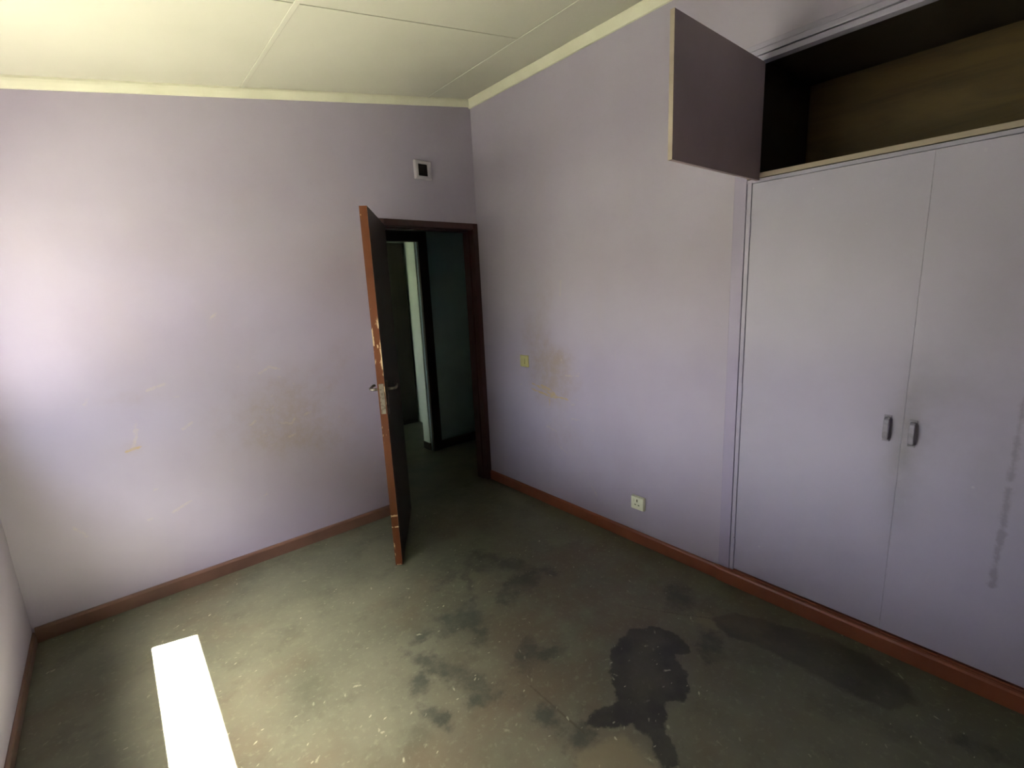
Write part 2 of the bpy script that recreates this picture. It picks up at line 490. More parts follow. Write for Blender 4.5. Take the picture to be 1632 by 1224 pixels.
for c_, r_, a_ in (((-1.045, -.966), (.05, .02), .3), ((-1.15, -1.351), (.02, .05), -.2), ((-1.198, -1.458), (.07, .02), .5),
                   ((-1.43, -1.50), (.018, .09), .1), ((-1.40, -1.62), (.02, .10), .4), ((-1.393, -1.738), (.06, .04), 0), ((-1.125, -1.70), (.09, .05), .6),
                   ((-1.05, -1.76), (.06, .03), 0), ((-1.59, -1.70), (.02, .06), .2), ((-.317, -3.037), (.025, .05), .3), ((-.83, -.99), (.10, .10), .4),
                   ((-.72, -1.12), (.06, .13), .3), ((-.82, -1.30), (.16, .07), .2), ((-1.30, -1.33), (.05, .03), .4), ((-1.55, -1.52), (.06, .03), .7),
                   ((-1.42, -1.28), (.05, .03), .1), ((-.62, -1.33), (.04, .05), .1), ((-.49, -2.22), (.09, .05), .5), ((-.30, -1.95), (.10, .06), .5), ((-1.28, -2.02), (.03, .07), 0)):
    d = np.minimum(d, ell(U, V, c_, r_, a_))
d = np.minimum(d, sd_line(U, V, [(-1.0, -1.02), (-1.0, -1.08), (-1.079, -1.227)], .010))
d = np.minimum(d, sd_line(U, V, [(-1.079, -1.227), (-1.14, -1.24), (-1.21, -1.29)], .012))
for c_, r_, a_ in (((-1.244, -1.294), (.012, .030), .5), ((-1.165, -1.352), (.012, .045), -.45), ((-1.42, -1.585), (.012, .07), .35), ((-1.05, -.965), (.035, .014), .3), ((-.86, -.93), (.05, .02), .6)):
    d = np.minimum(d, ell(U, V, c_, r_, a_) - .025)
set_attr(me, 'blotch', d)
d = sd_poly(U, V, [(-1.31, -2.15), (-1.20, -2.185), (-1.13, -2.24), (-1.15, -2.40), (-1.22, -2.5), (-1.40, -2.45), (-1.37, -2.22)])
d = np.minimum(d, ell(U, V, (-.37, -2.13), (.05, .06)))
d = np.minimum(d, ell(U, V, (-.28, -2.26), (.06, .10)))
set_attr(me, 'pale', d)
d = sd_line(U, V, [(-1.229, -1.84), (-1.229, -2.128)], .0)
d = np.minimum(d, sd_line(U, V, [(-.541, -1.80), (-.48, -1.912), (-.412, -2.021), (-.34, -2.129)], .0))
set_attr(me, 'seam', d)
set_attr(me, 'brown', 1 - np.clip(soft(U, V, (-.75, -1.65), (.55, .60)) + .8 * soft(U, V, (-.35, -1.5), (.35, .5)) + .5 * soft(U, V, (-1.35, -2.0), (.3, .4)), 0, 1))
fl_o = link('floor', me, M['floor'])
tag(fl_o, 'worn green-black vinyl floor with white flecks and black stains', kind='structure')

# back wall with the doorway (front face is a grid so that its marks can be drawn)
DX0, DZ = -0.82, 2.08                     # outer edge of the door frame
us = np.concatenate([np.linspace(-W, DX0, 251), np.linspace(DX0, 0, 20)[1:]])
vs = np.concatenate([np.linspace(0, DZ, 231), np.linspace(DZ, 2.946, 40)[1:]])
def fb(u, v):
    t = np.clip((v - DZ) / (2.946 - DZ), 0, 1)
    z = np.where(v <= DZ, v, DZ + t * (H + SL * u - DZ))
    return u, 0 * u, z
me, U, V = grid_mesh('wall_back', us, vs, fb, keep=lambda u, v: ~((u > DX0) & (v < DZ)))
T = 0.12
add_faces(me, [[(-W, T, 0), (DX0, T, 0), (DX0, T, top(DX0)), (-W, T, top(-W))],
               [(DX0, T, DZ), (0, T, DZ), (0, T, top(0)), (DX0, T, top(DX0))],
               [(DX0, 0, 0), (DX0, T, 0), (DX0, T, DZ), (DX0, 0, DZ)],
               [(DX0, 0, DZ), (DX0, T, DZ), (0, T, DZ), (0, 0, DZ)],
               [(-W, 0, top(-W)), (-W, T, top(-W)), (0, T, top(0)), (0, 0, top(0))],
               [(-W, 0, 0), (-W, T, 0), (DX0, T, 0), (DX0, 0, 0)],
               [(-W, 0, 0), (-W, T, 0), (-W, T, top(-W)), (-W, 0, top(-W))],
               [(0, 0, DZ), (0, T, DZ), (0, T, top(0)), (0, 0, top(0))]])
g = 0.55 * soft(U, V, (-1.52, .95), (.36, .22)) + .45 * soft(U, V, (-1.45, .70), (.40, .14), -.2) + .3 * soft(U, V, (-2.25, 1.12), (.16, .05)) + .25 * soft(U, V, (-1.15, 1.25), (.15, .12)) + .4 * soft(U, V, (-2.30, .86), (.05, .05))
set_attr(me, 'grime', g)
d = np.full(U.shape, 1.0)
rs = random.Random(3)
for p in ([(-2.30, .86), (-2.27, .95)], [(-2.285, .93), (-2.265, 1.0)], [(-2.19, .46), (-2.10, .50)], [(-2.30, .455), (-2.285, .457)],
          [(-2.59, .52), (-2.55, .46)], [(-1.66, 1.16), (-1.60, 1.19), (-1.55, 1.17)], [(-1.58, .84), (-1.52, .82), (-1.50, .85)], [(-1.55, .74), (-1.51, .75)],
          [(-1.75, .86), (-1.72, .88)], [(-2.08, .91), (-2.03, .94)], [(-2.45, 1.12), (-2.43, 1.15)], [(-1.86, 1.50), (-1.83, 1.52)],
          [(-1.44, .86), (-1.40, .87)], [(-2.2, 1.15), (-2.12, 1.17)]):
    d = np.minimum(d, sd_line(U, V, p, .004))
for k in range(26):
    x, z = rs.gauss(-1.6, .35), rs.gauss(.85, .22)
    if x < DX0 - .05:
        a = rs.uniform(-.7, .9); L = rs.uniform(.005, .03)
        d = np.minimum(d, sd_line(U, V, [(x, z), (x + L * math.cos(a), z + L * math.sin(a))], .001))
set_attr(me, 'scuff', d)
set_attr(me, 'ochre', np.minimum(sd_line(U, V, [(-2.33, .85), (-2.27, .86)], .004), 1.0))
wb_o = link('wall_back', me, M['wall_back'])
tag(wb_o, 'lilac back wall with scuff marks and the open doorway', kind='structure')

# right wall (from the corner to the cupboard)
CY = -2.0
CB = .58
us = np.linspace(CY, 0, 241)
vs = np.linspace(0, H, 331)
me, U, V = grid_mesh('wall_right', us, vs, lambda u, v: (0 * u, u, v), flip=True)
T2 = 0.12
add_faces(me, [[(T2, CY, 0), (T2, 0, 0), (T2, 0, H), (T2, CY, H)], [(0, CY, 0), (T2, CY, 0), (T2, CY, H), (0, CY, H)],
               [(0, CY, H), (T2, CY, H), (T2, 0, H), (0, 0, H)], [(0, 0, 0), (T2, 0, 0), (T2, 0, H), (0, 0, H)]])
g = .75 * soft(U, V, (-.78, .95), (.22, .20)) + .5 * soft(U, V, (-.62, 1.25), (.15, .22)) + .35 * soft(U, V, (-.88, .55), (.20, .12)) + .5 * soft(U, V, (-.84, 1.10), (.12, .07)) + .3 * soft(U, V, (-.75, 1.55), (.10, .12))
set_attr(me, 'grime', g)
d = np.full(U.shape, 1.0)
for p in ([(-.87, 1.07), (-.86, 1.12)], [(-1.32, 1.13), (-1.315, 1.18)], [(-1.12, .26), (-1.16, .21)], [(-.95, .70), (-1.02, .70)], [(-.90, .99), (-1.02, 1.0)],
          [(-.87, 1.52), (-.88, 1.62)], [(-.92, .82), (-.98, .80)], [(-.82, .48), (-.92, .43)], [(-.70, .60), (-.80, .58)]):
    d = np.minimum(d, sd_line(U, V, p, .003))
for k in range(22):
    y, z = rs.gauss(-.95, .22), rs.gauss(.85, .25)
    a = rs.uniform(-.5, .5); L = rs.uniform(.01, .04)
    d = np.minimum(d, sd_line(U, V, [(y, z), (y - L * math.cos(a), z + L * math.sin(a))], .0005))
set_attr(me, 'scuff', d)
d = np.full(U.shape, 1.0)
for p in ([(-.57, .895), (-.66, .875), (-.74, .85), (-.80, .835)], [(-.56, .855), (-.66, .84), (-.75, .825), (-.80, .82)], [(-.66, .895), (-.76, .87), (-.82, .83)], [(-.74, .80), (-.74, .76)], [(-.82, .83), (-.92, .825)]):
    d = np.minimum(d, sd_line(U, V, p, .004))
set_attr(me, 'ochre', d)
wr_o = link('wall_right', me, M['wall_back'])
tag(wr_o, 'lilac right wall with ochre scrapes beside the switch', kind='structure')

# wall above the cupboard
o = box_obj('wall_right', (0, T2, CY, -D, 2.53, H), M['wall'])
tag(o, 'lilac strip of wall above the built-in cupboard', kind='structure')

o = box_obj('wall_right_outer', (CB + .004, CB + .12, 0, -D - .1, 0, 3.02), M['wall'])
tag(o, 'outer wall behind the built-in cupboard', kind='structure')

# left (window) wall, thick, with the window hole
bm = bmesh.new()
zt = top(-W) + .02
bx(bm, -W - WT, -W, 0.12, WY0, 0, zt)
bx(bm, -W - WT, -W, WY1, -D - .1, 0, zt)
bx(bm, -W - WT, -W, WY0, WY1, 0, WZ0)
bx(bm, -W - WT, -W, WY0, WY1, WZ1, zt)
bmesh.ops.remove_doubles(bm, verts=bm.verts, dist=1e-5)
o = obj('wall_left', bm, M['wall'])
tag(o, 'lilac window wall at the far left', kind='structure')
# wall behind the camera
bm = bmesh.new()
vsb = bx(bm, -W, 0.62, -D - .1, -D, 0, H)
for v in vsb:
    if v.co.z > 1: v.co.z = top(min(v.co.x, 0))
o = obj('wall_front', bm, M['wall'])
tag(o, 'lilac wall behind the camera', kind='structure')

# window: frame, mullion, two panes, inner sill
FX = -W - 0.15
win = empty('window_1', (FX, (WY0 + WY1) / 2, WZ0), 'steel-framed window in the left wall', kind='structure')
bm = bmesh.new()
b_ = .03
bx(bm, FX - .02, FX + .02, WY0, WY0 - b_, WZ0, WZ1)
bx(bm, FX - .02, FX + .02, WY1 + b_, WY1, WZ0, WZ1)
bx(bm, FX - .02, FX + .02, WY0 - b_, WY1 + b_, WZ0, WZ0 + b_)
bx(bm, FX - .02, FX + .02, WY0 - b_, WY1 + b_, WZ1 - b_, WZ1)
obj('window_frame', bm, M['winframe'], win, bevel=.003)
ym = -1.33
box_obj('mullion', (FX - .018, FX + .018, ym - .015, ym + .015, WZ0 + b_, WZ1 - b_), M['winframe'], win, bevel=.002)
for a, b in ((WY0 - b_, ym + .015), (ym - .015, WY1 + b_)):
    box_obj('pane', (FX - .002, FX + .002, a, b, WZ0 + b_, WZ1 - b_), M['glass'], win)
box_obj('window_sill', (FX + .02, -W + .004, WY0, WY1, WZ0 - .03, WZ0 + .006), M['sill'], win, bevel=.004)

box_obj('outer_sill', (-W - WT - .04, FX - .02, WY0, WY1, WZ0 - .02, WZ0 + .004), M['sill'], win, bevel=.003)

# ceiling: separate boards on a sloping plane, with cover strips over the joints
ceil = empty('ceiling', (0, 0, H), 'sloping cream board ceiling with cover strips', kind='structure')
def slab(x0, x1, y0, y1, lo, hi):
    bm = bmesh.new()
    vs_ = bx(bm, x0, x1, y0, y1, lo, hi)
    for v in vs_:
        v.co.z += top(v.co.x)
    return bm
xs = [0.0, -0.372, -1.54, -2.72, -W]
ys = [0.0, -0.972, -1.944, -2.916, -D]
g_ = .002
for i in range(len(xs) - 1):
    yy = ys if i else [0.0, -2.4, -D]
    for j in range(len(yy) - 1):
        off = random.uniform(0, .0015)
        obj('ceiling_board', slab(xs[i] - g_, xs[i + 1] + g_, yy[j] - g_, yy[j + 1] + g_, off, .012 + off), M['ceiling'], ceil)
for x in xs[1:-1]:
    obj('cover_strip', slab(x - .012, x + .012, -.03, -D, -.004, .0), M['ceiling'], ceil, bevel=.002)
for j, y in enumerate(ys[1:-1]):
    obj('cover_strip', slab(-W, xs[1] - .012, y - .010, y + .010, -.003, .0), M['ceiling'], ceil, bevel=.001)
# roof above keeps the daylight out
bm = slab(-W - WT - .1, .75, FAR + .3, -D - .15, .02, .12)
o = obj('roof', bm, M['darkwood_and_shade']); tag(o, 'roof deck above the ceiling', kind='structure')

# cornices
def cornice_back():
    bm = bmesh.new()
    prof = [(0, -.045), (-.012, -.045), (-.020, -.036), (-.030, -.020), (-.034, -.010), (-.034, 0), (0, 0)]
    a = [bm.verts.new((-W, y, top(-W) + z)) for y, z in prof]
    b = [bm.verts.new((0, y, top(0) + z)) for y, z in prof]
    for k in range(len(prof)):
        bm.faces.new((a[k], a[(k + 1) % len(prof)], b[(k + 1) % len(prof)], b[k]))
    bm.faces.new(a); bm.faces.new(b)
    return bm
o = obj('trim_1', cornice_back(), M['cornice']); tag(o, 'cream cornice strip along the back wall', kind='structure')
bm = bmesh.new()
prof = [(0, -.055), (-.012, -.055), (-.022, -.042), (-.034, -.020), (-.038, -.010), (-.038, 0), (0, 0)]
rings = []
for k in range(161):
    y = -D * k / 160
    w = .006 * (noise.noise((y * 3.1, 2, 0)) + .5 * noise.noise((y * 9, 5, 0)))
    rings.append([bm.verts.new((x * (1 + (w * 20 if j > 2 else 0)), y, H + SL * x * (1 if z > -.01 else 0) + z)) for j, (x, z) in enumerate(prof)])
for a, b in zip(rings[:-1], rings[1:]):
    for k in range(len(prof)):
        bm.faces.new((a[k], a[(k + 1) % len(prof)], b[(k + 1) % len(prof)], b[k]))
bm.faces.new(rings[0]); bm.faces.new(rings[-1])
o = obj('trim_2', bm, M['cornice']); tag(o, 'cream cornice strip along the right wall with uneven painted edge', kind='structure')

# baseboards
def skirting(name, p0, p1, n, h, t, label, mat=None):
    bm = bmesh.new()
    p0, p1, n = Vector(p0), Vector(p1), Vector(n)
    prof = [(0, 0), (t, 0), (t, h - .012), (t - .004, h - .003), (t - .009, h), (0, h)]
    a = [bm.verts.new(p0 + n * u + Vector((0, 0, z))) for u, z in prof]
    b = [bm.verts.new(p1 + n * u + Vector((0, 0, z))) for u, z in prof]
    for k in range(len(prof)):
        bm.faces.new((a[k], a[(k + 1) % len(prof)], b[(k + 1) % len(prof)], b[k]))
    bm.faces.new(a); bm.faces.new(b)
    o = obj(name, bm, mat or M['red'])
    return tag(o, label, kind='structure')
HB = 0.076
skirting('baseboard_back', (-W + .012, 0, 0), (DX0, 0, 0), (0, -1, 0), HB, .017, 'red-brown baseboard along the back wall, colour muted for lens haze', M['red_dusty_veiled'])  # muted red stands in for veiling lens glare
skirting('baseboard_right', (0, 0, 0), (0, CY, 0), (-1, 0, 0), HB, .014, 'red-brown baseboard along the right wall below the socket')
skirting('baseboard_left', (-W, 0, 0), (-W, -D, 0), (1, 0, 0), HB * .7, .012, 'dusty brown baseboard along the window wall', M['red_dusty_veiled'])

# ------------------------------------------------------------------ room door
door = empty('door_1', (DX0 + .02, 0, 0), 'red-brown panel door standing open into the room beside the doorway', kind='structure')
FW, FD0, FD1 = .045, -.012, .125
bm = bmesh.new(); bx(bm, DX0, DX0 + FW, FD0, FD1, 0, DZ); obj('door_jamb', bm, M['maroon'], door, bevel=.003)
bm = bmesh.new(); bx(bm, -FW, -.001, FD0, FD1, 0, DZ); obj('door_jamb', bm, M['maroon'], door, bevel=.003)
bm = bmesh.new(); bx(bm, DX0 + FW, -FW, FD0, FD1, DZ - FW, DZ); obj('door_head', bm, M['maroon'], door, bevel=.003)
bm = bmesh.new()
bx(bm, DX0 + FW, DX0 + FW + .012, .04, FD1 - .01, 0, DZ - FW); bx(bm, -FW - .012, -FW, .04, FD1 - .01, 0, DZ - FW); bx(bm, DX0 + FW + .012, -FW - .012, .04, FD1 - .01, DZ - FW - .012, DZ - FW)
obj('door_stop', bm, M['maroon'], door)
# leaf: local frame along the leaf (s from hinge to free edge), thickness towards the doorway
hinge = Vector((-0.8212, -0.02, 0)); free = Vector((-1.2257, -0.654, 0))
ld = (free - hinge).normalized(); LL = (free - hinge).length
ln_ = Vector((-ld.y, ld.x, 0))
if ln_.x < 0: ln_ = -ln_
LT = .040
def leaf_pt(s, t, z): return hinge + ld * s + ln_ * t + Vector((0, 0, z))
def leaf_box(bm, s0, s1, t0, t1, z0, z1):
    vs_ = bx(bm, s0, s1, t0, t1, z0, z1)
    for v in vs_:
        v.co = leaf_pt(*v.co)
    return vs_
ss = np.linspace(0, LL, 40); zs = np.concatenate([[0.008], np.linspace(0.02, 2.02, 200), [2.032]])
bm = bmesh.new()
# solid slab with a finely divided free edge so that chips can be drawn on it
tt = np.linspace(0, LT, 9)
gv = [[bm.verts.new(leaf_pt(LL, t, z)) for t in tt] for z in zs]
for a, b in zip(gv[:-1], gv[1:]):
    for k in range(8):
        bm.faces.new((a[k], a[k + 1], b[k + 1], b[k]))
e0 = [r[0] for r in gv]; e1 = [r[-1] for r in gv]
h0 = [bm.verts.new(leaf_pt(0, 0, z)) for z in zs]; h1 = [bm.verts.new(leaf_pt(0, LT, z)) for z in zs]
for k in range(len(zs) - 1):
    bm.faces.new((h0[k], e0[k], e0[k + 1], h0[k + 1])); bm.faces.new((h1[k], e1[k], e1[k + 1], h1[k + 1])); bm.faces.new((h0[k], h1[k], h1[k + 1], h0[k + 1]))
bm.faces.new([h0[0]] + gv[0] + [h1[0]]); bm.faces.new([h0[-1]] + gv[-1] + [h1[-1]])
bmesh.ops.recalc_face_normals(bm, faces=bm.faces)
me = bpy.data.meshes.new('door_leaf'); bm.to_mesh(me)
wear = np.zeros(len(me.vertices))
for i, v in enumerate(me.vertices):
    q = v.co - hinge; s, t, z = q.dot(ld), q.dot(ln_), v.co.z
    if s < LL - .001: continue
    w = 0.24
    if 1.12 < z < 1.52: w = .26 + .15 * math.exp(-((z - 1.33) / .16) ** 2) * (1.2 if t > .018 else .8)
    if t > LT - .006 and .55 < z < 1.5: w += .14
    if t < .006: w += .12
    if .80 < z < .93: w += .12
    for zz in (.325, .255): 
        if abs(z - zz) < .006: w = .62
    if z < .015: w = .55
    wear[i] = w
a = me.attributes.new('wear', 'FLOAT', 'POINT'); a.data.foreach_set('value', wear.astype(np.float32)); bm.free()
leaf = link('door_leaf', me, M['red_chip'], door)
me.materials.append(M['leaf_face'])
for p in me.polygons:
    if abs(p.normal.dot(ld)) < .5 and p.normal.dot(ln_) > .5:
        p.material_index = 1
leaf['label'] = 'flat red-brown door leaf with chipped pale free edge'
LZ = 1.018
bm = bmesh.new(); leaf_box(bm, LL - .003, LL + .0025, .008, .034, LZ - .085, LZ + .085)
lp = obj('lock_plate', bm, M['steel'], leaf, bevel=.001); lp['label'] = 'worn steel lock plate on the door edge'
bm = bmesh.new(); leaf_box(bm, LL + .002, LL + .010, .015, .027, LZ + .015, LZ + .035); leaf_box(bm, LL + .002, LL + .004, .014, .028, LZ - .045, LZ - .02)
obj('latch', bm, M['steel'], leaf, bevel=.001)
for sgn, t0 in ((1, LT), (-1, 0.0)):
    bm = bmesh.new()
    leaf_box(bm, LL - .078, LL - .036, min(t0, t0 + sgn * .006), max(t0, t0 + sgn * .006), LZ - .10, LZ + .09)
    obj('handle_plate', bm, M['steel'], leaf, bevel=.002)
    bm = bmesh.new()
    zc = LZ + .045
    tube(bm, [leaf_pt(LL - .057, t0 + sgn * .004, zc), leaf_pt(LL - .057, t0 + sgn * .030, zc), leaf_pt(LL - .060, t0 + sgn * .043, zc), leaf_pt(LL - .072, t0 + sgn * .050, zc), leaf_pt(LL - .10, t0 + sgn * .051, zc + .001), leaf_pt(LL - .155, t0 + sgn * .047, zc + .003), leaf_pt(LL - .165, t0 + sgn * .040, zc + .003)], .0085, 10)
    obj('door_handle', bm, M['steel'], leaf, smooth=True)
for z in (.25, 1.02, 1.80):
    bm = bmesh.new(); tube(bm, [(hinge.x - .004, hinge.y - .004, z - .05), (hinge.x - .004, hinge.y - .004, z + .05)], .007, 8)
    obj('hinge', bm, M['red'], door)

# ------------------------------------------------------------------ corridor and the room across it
HY = 1.0
o = box_obj('floor', (-W, 1.9, .06, FAR, -.04, -.001), M['hallfloor']); tag(o, 'dark vinyl floor of the corridor beyond the doorway', kind='structure')
bm = slab(-W, 1.9, .12, FAR, 0, .02)
o = obj('ceiling', bm, M['hall']); tag(o, 'dark corridor ceiling beyond the doorway', kind='structure')
OX0, OX1 = -.78, .03                       # opening opposite
bm = bmesh.new()
bx(bm, OX1 + .0, 1.9, HY, HY + .15, 0, 3.2); bx(bm, -W, OX0, HY, HY + .15, 0, 3.0); bx(bm, OX0, OX1, HY, HY + .15, 2.10, 3.0)
o = obj('wall_corridor', bm, M['hall']); tag(o, 'blue-green corridor wall seen through the doorway', kind='structure')
o = box_obj('wall_corridor', (0, .12, .0, HY, 0, 3.1), M['hall']) if False else None
o = box_obj('wall_corridor_end', (1.9, 2.0, -.1, FAR, 0, 3.3), M['hall']); tag(o, 'dark end wall of the corridor', kind='structure')
o = box_obj('wall_corridor_near', (T2, 1.9, .0, .12, 0, 3.2), M['hall']); tag(o, 'near wall of the corridor', kind='structure')
o = box_obj('wall_corridor_left', (-1.35, -1.25, .12, HY, 0, 2.85), M['hall']); tag(o, 'left end wall of the corridor', kind='structure')
skirting('baseboard_corridor', (OX1 + .095, HY, 0), (1.9, HY, 0), (0, -1, 0), .085, .016, 'dark baseboard on the corridor wall', M['darkwood_and_shade'])
fr_ = empty('door_2', ((OX0 + OX1) / 2, HY, 0), 'dark wooden frame of the doorway across the corridor', kind='structure')
box_obj('door_jamb', (OX1, OX1 + .095, HY - .03, HY + .03, 0, 2.10), M['darkwood_and_shade'], fr_, bevel=.003)
box_obj('door_jamb', (OX0 - .095, OX0, HY - .03, HY + .03, 0, 2.10), M['darkwood_and_shade'], fr_, bevel=.003)
box_obj('door_head', (OX0 - .095, OX1 + .095, HY - .03, HY + .03, 2.045, 2.14), M['darkwood_and_shade'], fr_, bevel=.003)
r_ = box_obj('jamb_lining', (OX1 - .012, OX1 + .001, HY + .03, HY + .15, .075, 2.09), M['plaster'], fr_); r_['label'] = 'pale plastered reveal catching daylight'
box_obj('plinth_block', (OX1 - .016, OX1 + .001, HY + .03, HY + .155, 0, .075), M['darkwood_and_shade'], fr_)
# room across: left wall with a window, far wall
bm = bmesh.new()
bx(bm, -W - WT, -W, .12, 1.3, 0, 2.55); bx(bm, -W - WT, -W, 2.1, FAR + .1, 0, 2.55); bx(bm, -W - WT, -W, 1.3, 2.1, 0, 1.0); bx(bm, -W - WT, -W, 1.3, 2.1, 2.0, 2.55)
bmesh.ops.remove_doubles(bm, verts=bm.verts, dist=1e-5)
o = obj('wall_far_left', bm, M['plaster']); tag(o, 'outer wall of the room across the corridor', kind='structure')
w2 = empty('window_2', (FX, 1.7, 1.0), 'window of the room across the corridor', kind='structure')
bm = bmesh.new(); bx(bm, FX - .02, FX + .02, 1.3, 1.33, 1, 2); bx(bm, FX - .02, FX + .02, 2.07, 2.1, 1, 2); bx(bm, FX - .02, FX + .02, 1.33, 2.07, 1, 1.03); bx(bm, FX - .02, FX + .02, 1.33, 2.07, 1.97, 2)
obj('window_frame', bm, M['winframe'], w2)
box_obj('pane', (FX - .002, FX + .002, 1.33, 2.07, 1.03, 1.97), M['glass'], w2)
o = box_obj('wall_far_back', (-W, 1.9, FAR, FAR + .1, 0, 3.3), M['plaster']); tag(o, 'far wall of the room across the corridor', kind='structure')
o = box_obj('wall_far_right', (.5, .6, HY + .15, FAR, 0, 3.1), M['plaster']); tag(o, 'right wall of the room across the corridor', kind='structure')
wd = empty('wardrobe', (-.55, 2.2, 0), 'tall dark wooden wardrobe across the corridor, glimpsed through the doorway', 'wardrobe')
box_obj('body', (-1.5, .48, 2.10, FAR - .005, 0, 2.15), M['darkwood_and_shade'], wd, bevel=.004)
for k in range(3):
    box_obj('wardrobe_door', (-1.49 + k * .655, -1.49 + k * .655 + .645, 2.085, 2.10, .06, 2.12), M['darkwood_and_shade'], wd, bevel=.003)

# ------------------------------------------------------------------ built-in cupboard

cup = empty('built_in_cupboard', (0.28, -3.0, 0), 'lilac floor-to-ceiling built-in cupboard with open upper compartment', 'cupboard')
Y0, YE = -2.0, -D + .002
# posts, sides, shelves, back
box_obj('side_post', (-.004, .03, Y0 - .001, -2.058, HB + .004, 2.031), M['post'], cup, bevel=.002)
box_obj('side_post', (-.011, .03, -2.064, -2.0835, HB + .012, 1.996), M['cup'], cup, bevel=.002)
box_obj('gap_filler', (.012, .03, -2.056, -2.09, HB, 1.99), M['black'], cup)
box_obj('side_post', (-.002, .03, YE + .05, YE, HB + .004, 2.005), M['cup'], cup, bevel=.002)
box_obj('side_panel', (.03, CB, -2.068, -2.089, 0, 2.52), M['darkwood_and_shade'], cup)  # dark tone stands in for shade inside the upper compartment
box_obj('back_panel', (CB - .012, CB, Y0 - .04, YE, 0, 2.53), M['lining'], cup)
s_ = box_obj('shelf', (-.008, CB - .012, -2.062, YE, 2.012, 2.031), M['lining'], cup)
e_ = box_obj('shelf_edge', (-.016, -.008, -2.06, YE, 2.011, 2.031), M['raw'], cup, bevel=.0015); e_['label'] = 'pale raw timber edge of the shelf'
box_obj('top_rail', (-.003, .03, -2.0585, YE, 1.994, 2.0095), M['cup'], cup, bevel=.001)
box_obj('top_panel', (.02, CB - .012, Y0 - .04, YE, 2.505, 2.52), M['darkwood_and_shade'], cup)  # darkened to imitate the shade under the compartment top
# rails over the upper opening
box_obj('upper_rail', (-.012, .03, -2.085, YE, 2.478, 2.500), M['cup'], cup, bevel=.0015)
box_obj('upper_rail', (-.016, .03, -2.07, YE, 2.504, 2.526), M['cup'], cup, bevel=.002)
box_obj('upper_rail', (-.006, .0, -2.03, YE, 2.530, 2.552), M['cup'], cup, bevel=.002)
box_obj('upper_stile', (-.004, .03, Y0 - .001, -2.088, 2.031, 2.53), M['cup'], cup, bevel=.002)
f_ = box_obj('upper_stile', (-.004, .03, -3.5, YE, 2.031, 2.478), M['cup'], cup)
# plinth
bm = bmesh.new()
prof = [(.03, 0), (-.022, 0), (-.022, HB - .012), (-.018, HB - .003), (-.012, HB), (-.012, HB + .001), (.03, HB + .001)]
a = [bm.verts.new((x, CY, z)) for x, z in prof]; b = [bm.verts.new((x, YE, z)) for x, z in prof]
for k in range(len(prof)):
    bm.faces.new((a[k], a[(k + 1) % len(prof)], b[(k + 1) % len(prof)], b[k]))
bm.faces.new(a); bm.faces.new(b)
pl_ = obj('plinth', bm, M['red'], cup); pl_['label'] = 'red-brown painted plinth'
bx_b = bmesh.new(); bx(bx_b, -.006, .03, -2.062, YE, HB + .001, HB + .010); obj('plinth_shadow_strip', bx_b, M['red'], cup)

def cup_door(y0, y1, hinge_left, ajar=0.0):
    """door slab with a gridded front face so that its grime can be drawn"""
    z0, z1 = HB + .024, 1.990
    us_ = np.linspace(y1, y0, 90); vs_ = np.linspace(z0, z1, 260)
    hy = y0 if hinge_left else y1
    fx = -.014
    me, U, V = grid_mesh('cupboard_door', us_, vs_, lambda u, v: (fx + 0 * u - np.abs(u - hy) * math.tan(ajar), u, v), flip=True)
    def px(y, back=False): return (fx - abs(y - hy) * math.tan(ajar)) + (.017 if back else 0)
    add_faces(me, [[(px(y0), y0, z0), (px(y0, 1), y0, z0), (px(y0, 1), y0, z1), (px(y0), y0, z1)], [(px(y1), y1, z0), (px(y1, 1), y1, z0), (px(y1, 1), y1, z1), (px(y1), y1, z1)],
                   [(px(y0), y0, z1), (px(y0, 1), y0, z1), (px(y1, 1), y1, z1), (px(y1), y1, z1)], [(px(y0), y0, z0), (px(y0, 1), y0, z0), (px(y1, 1), y1, z0), (px(y1), y1, z0)],
                   [(px(y0, 1), y0, z0), (px(y0, 1), y0, z1), (px(y1, 1), y1, z1), (px(y1, 1), y1, z0)]])
    g = .75 * soft(U, V, (-2.72, .86), (.05, .30)) + .55 * soft(U, V, (-2.76, 1.05), (.12, .25)) + .35 * soft(U, V, (-2.95, 1.3), (.16, .5)) + .25 * soft(U, V, (-3.0, .85), (.25, .25))
    set_attr(me, 'grime', g)
    set_attr(me, 'scuff', np.minimum(np.minimum(sd_line(U, V, [(-3.017, 1.15), (-3.016, .86)], .004), sd_line(U, V, [(-3.016, .82), (-3.014, .455)], .006)), 1.0))
    d_ = link('cupboard_door', me, M['cup_door'], cup)
    return d_, px
YA, YB, YC_ = -2.0885, -2.709, -3.33
d1, px1 = cup_door(YA, YB + .0004, True)
d2, px2 = cup_door(YB - .0004, YC_ + .001, False, 0.0)
d3, px3 = cup_door(YC_ - .001, YE + .052, True)
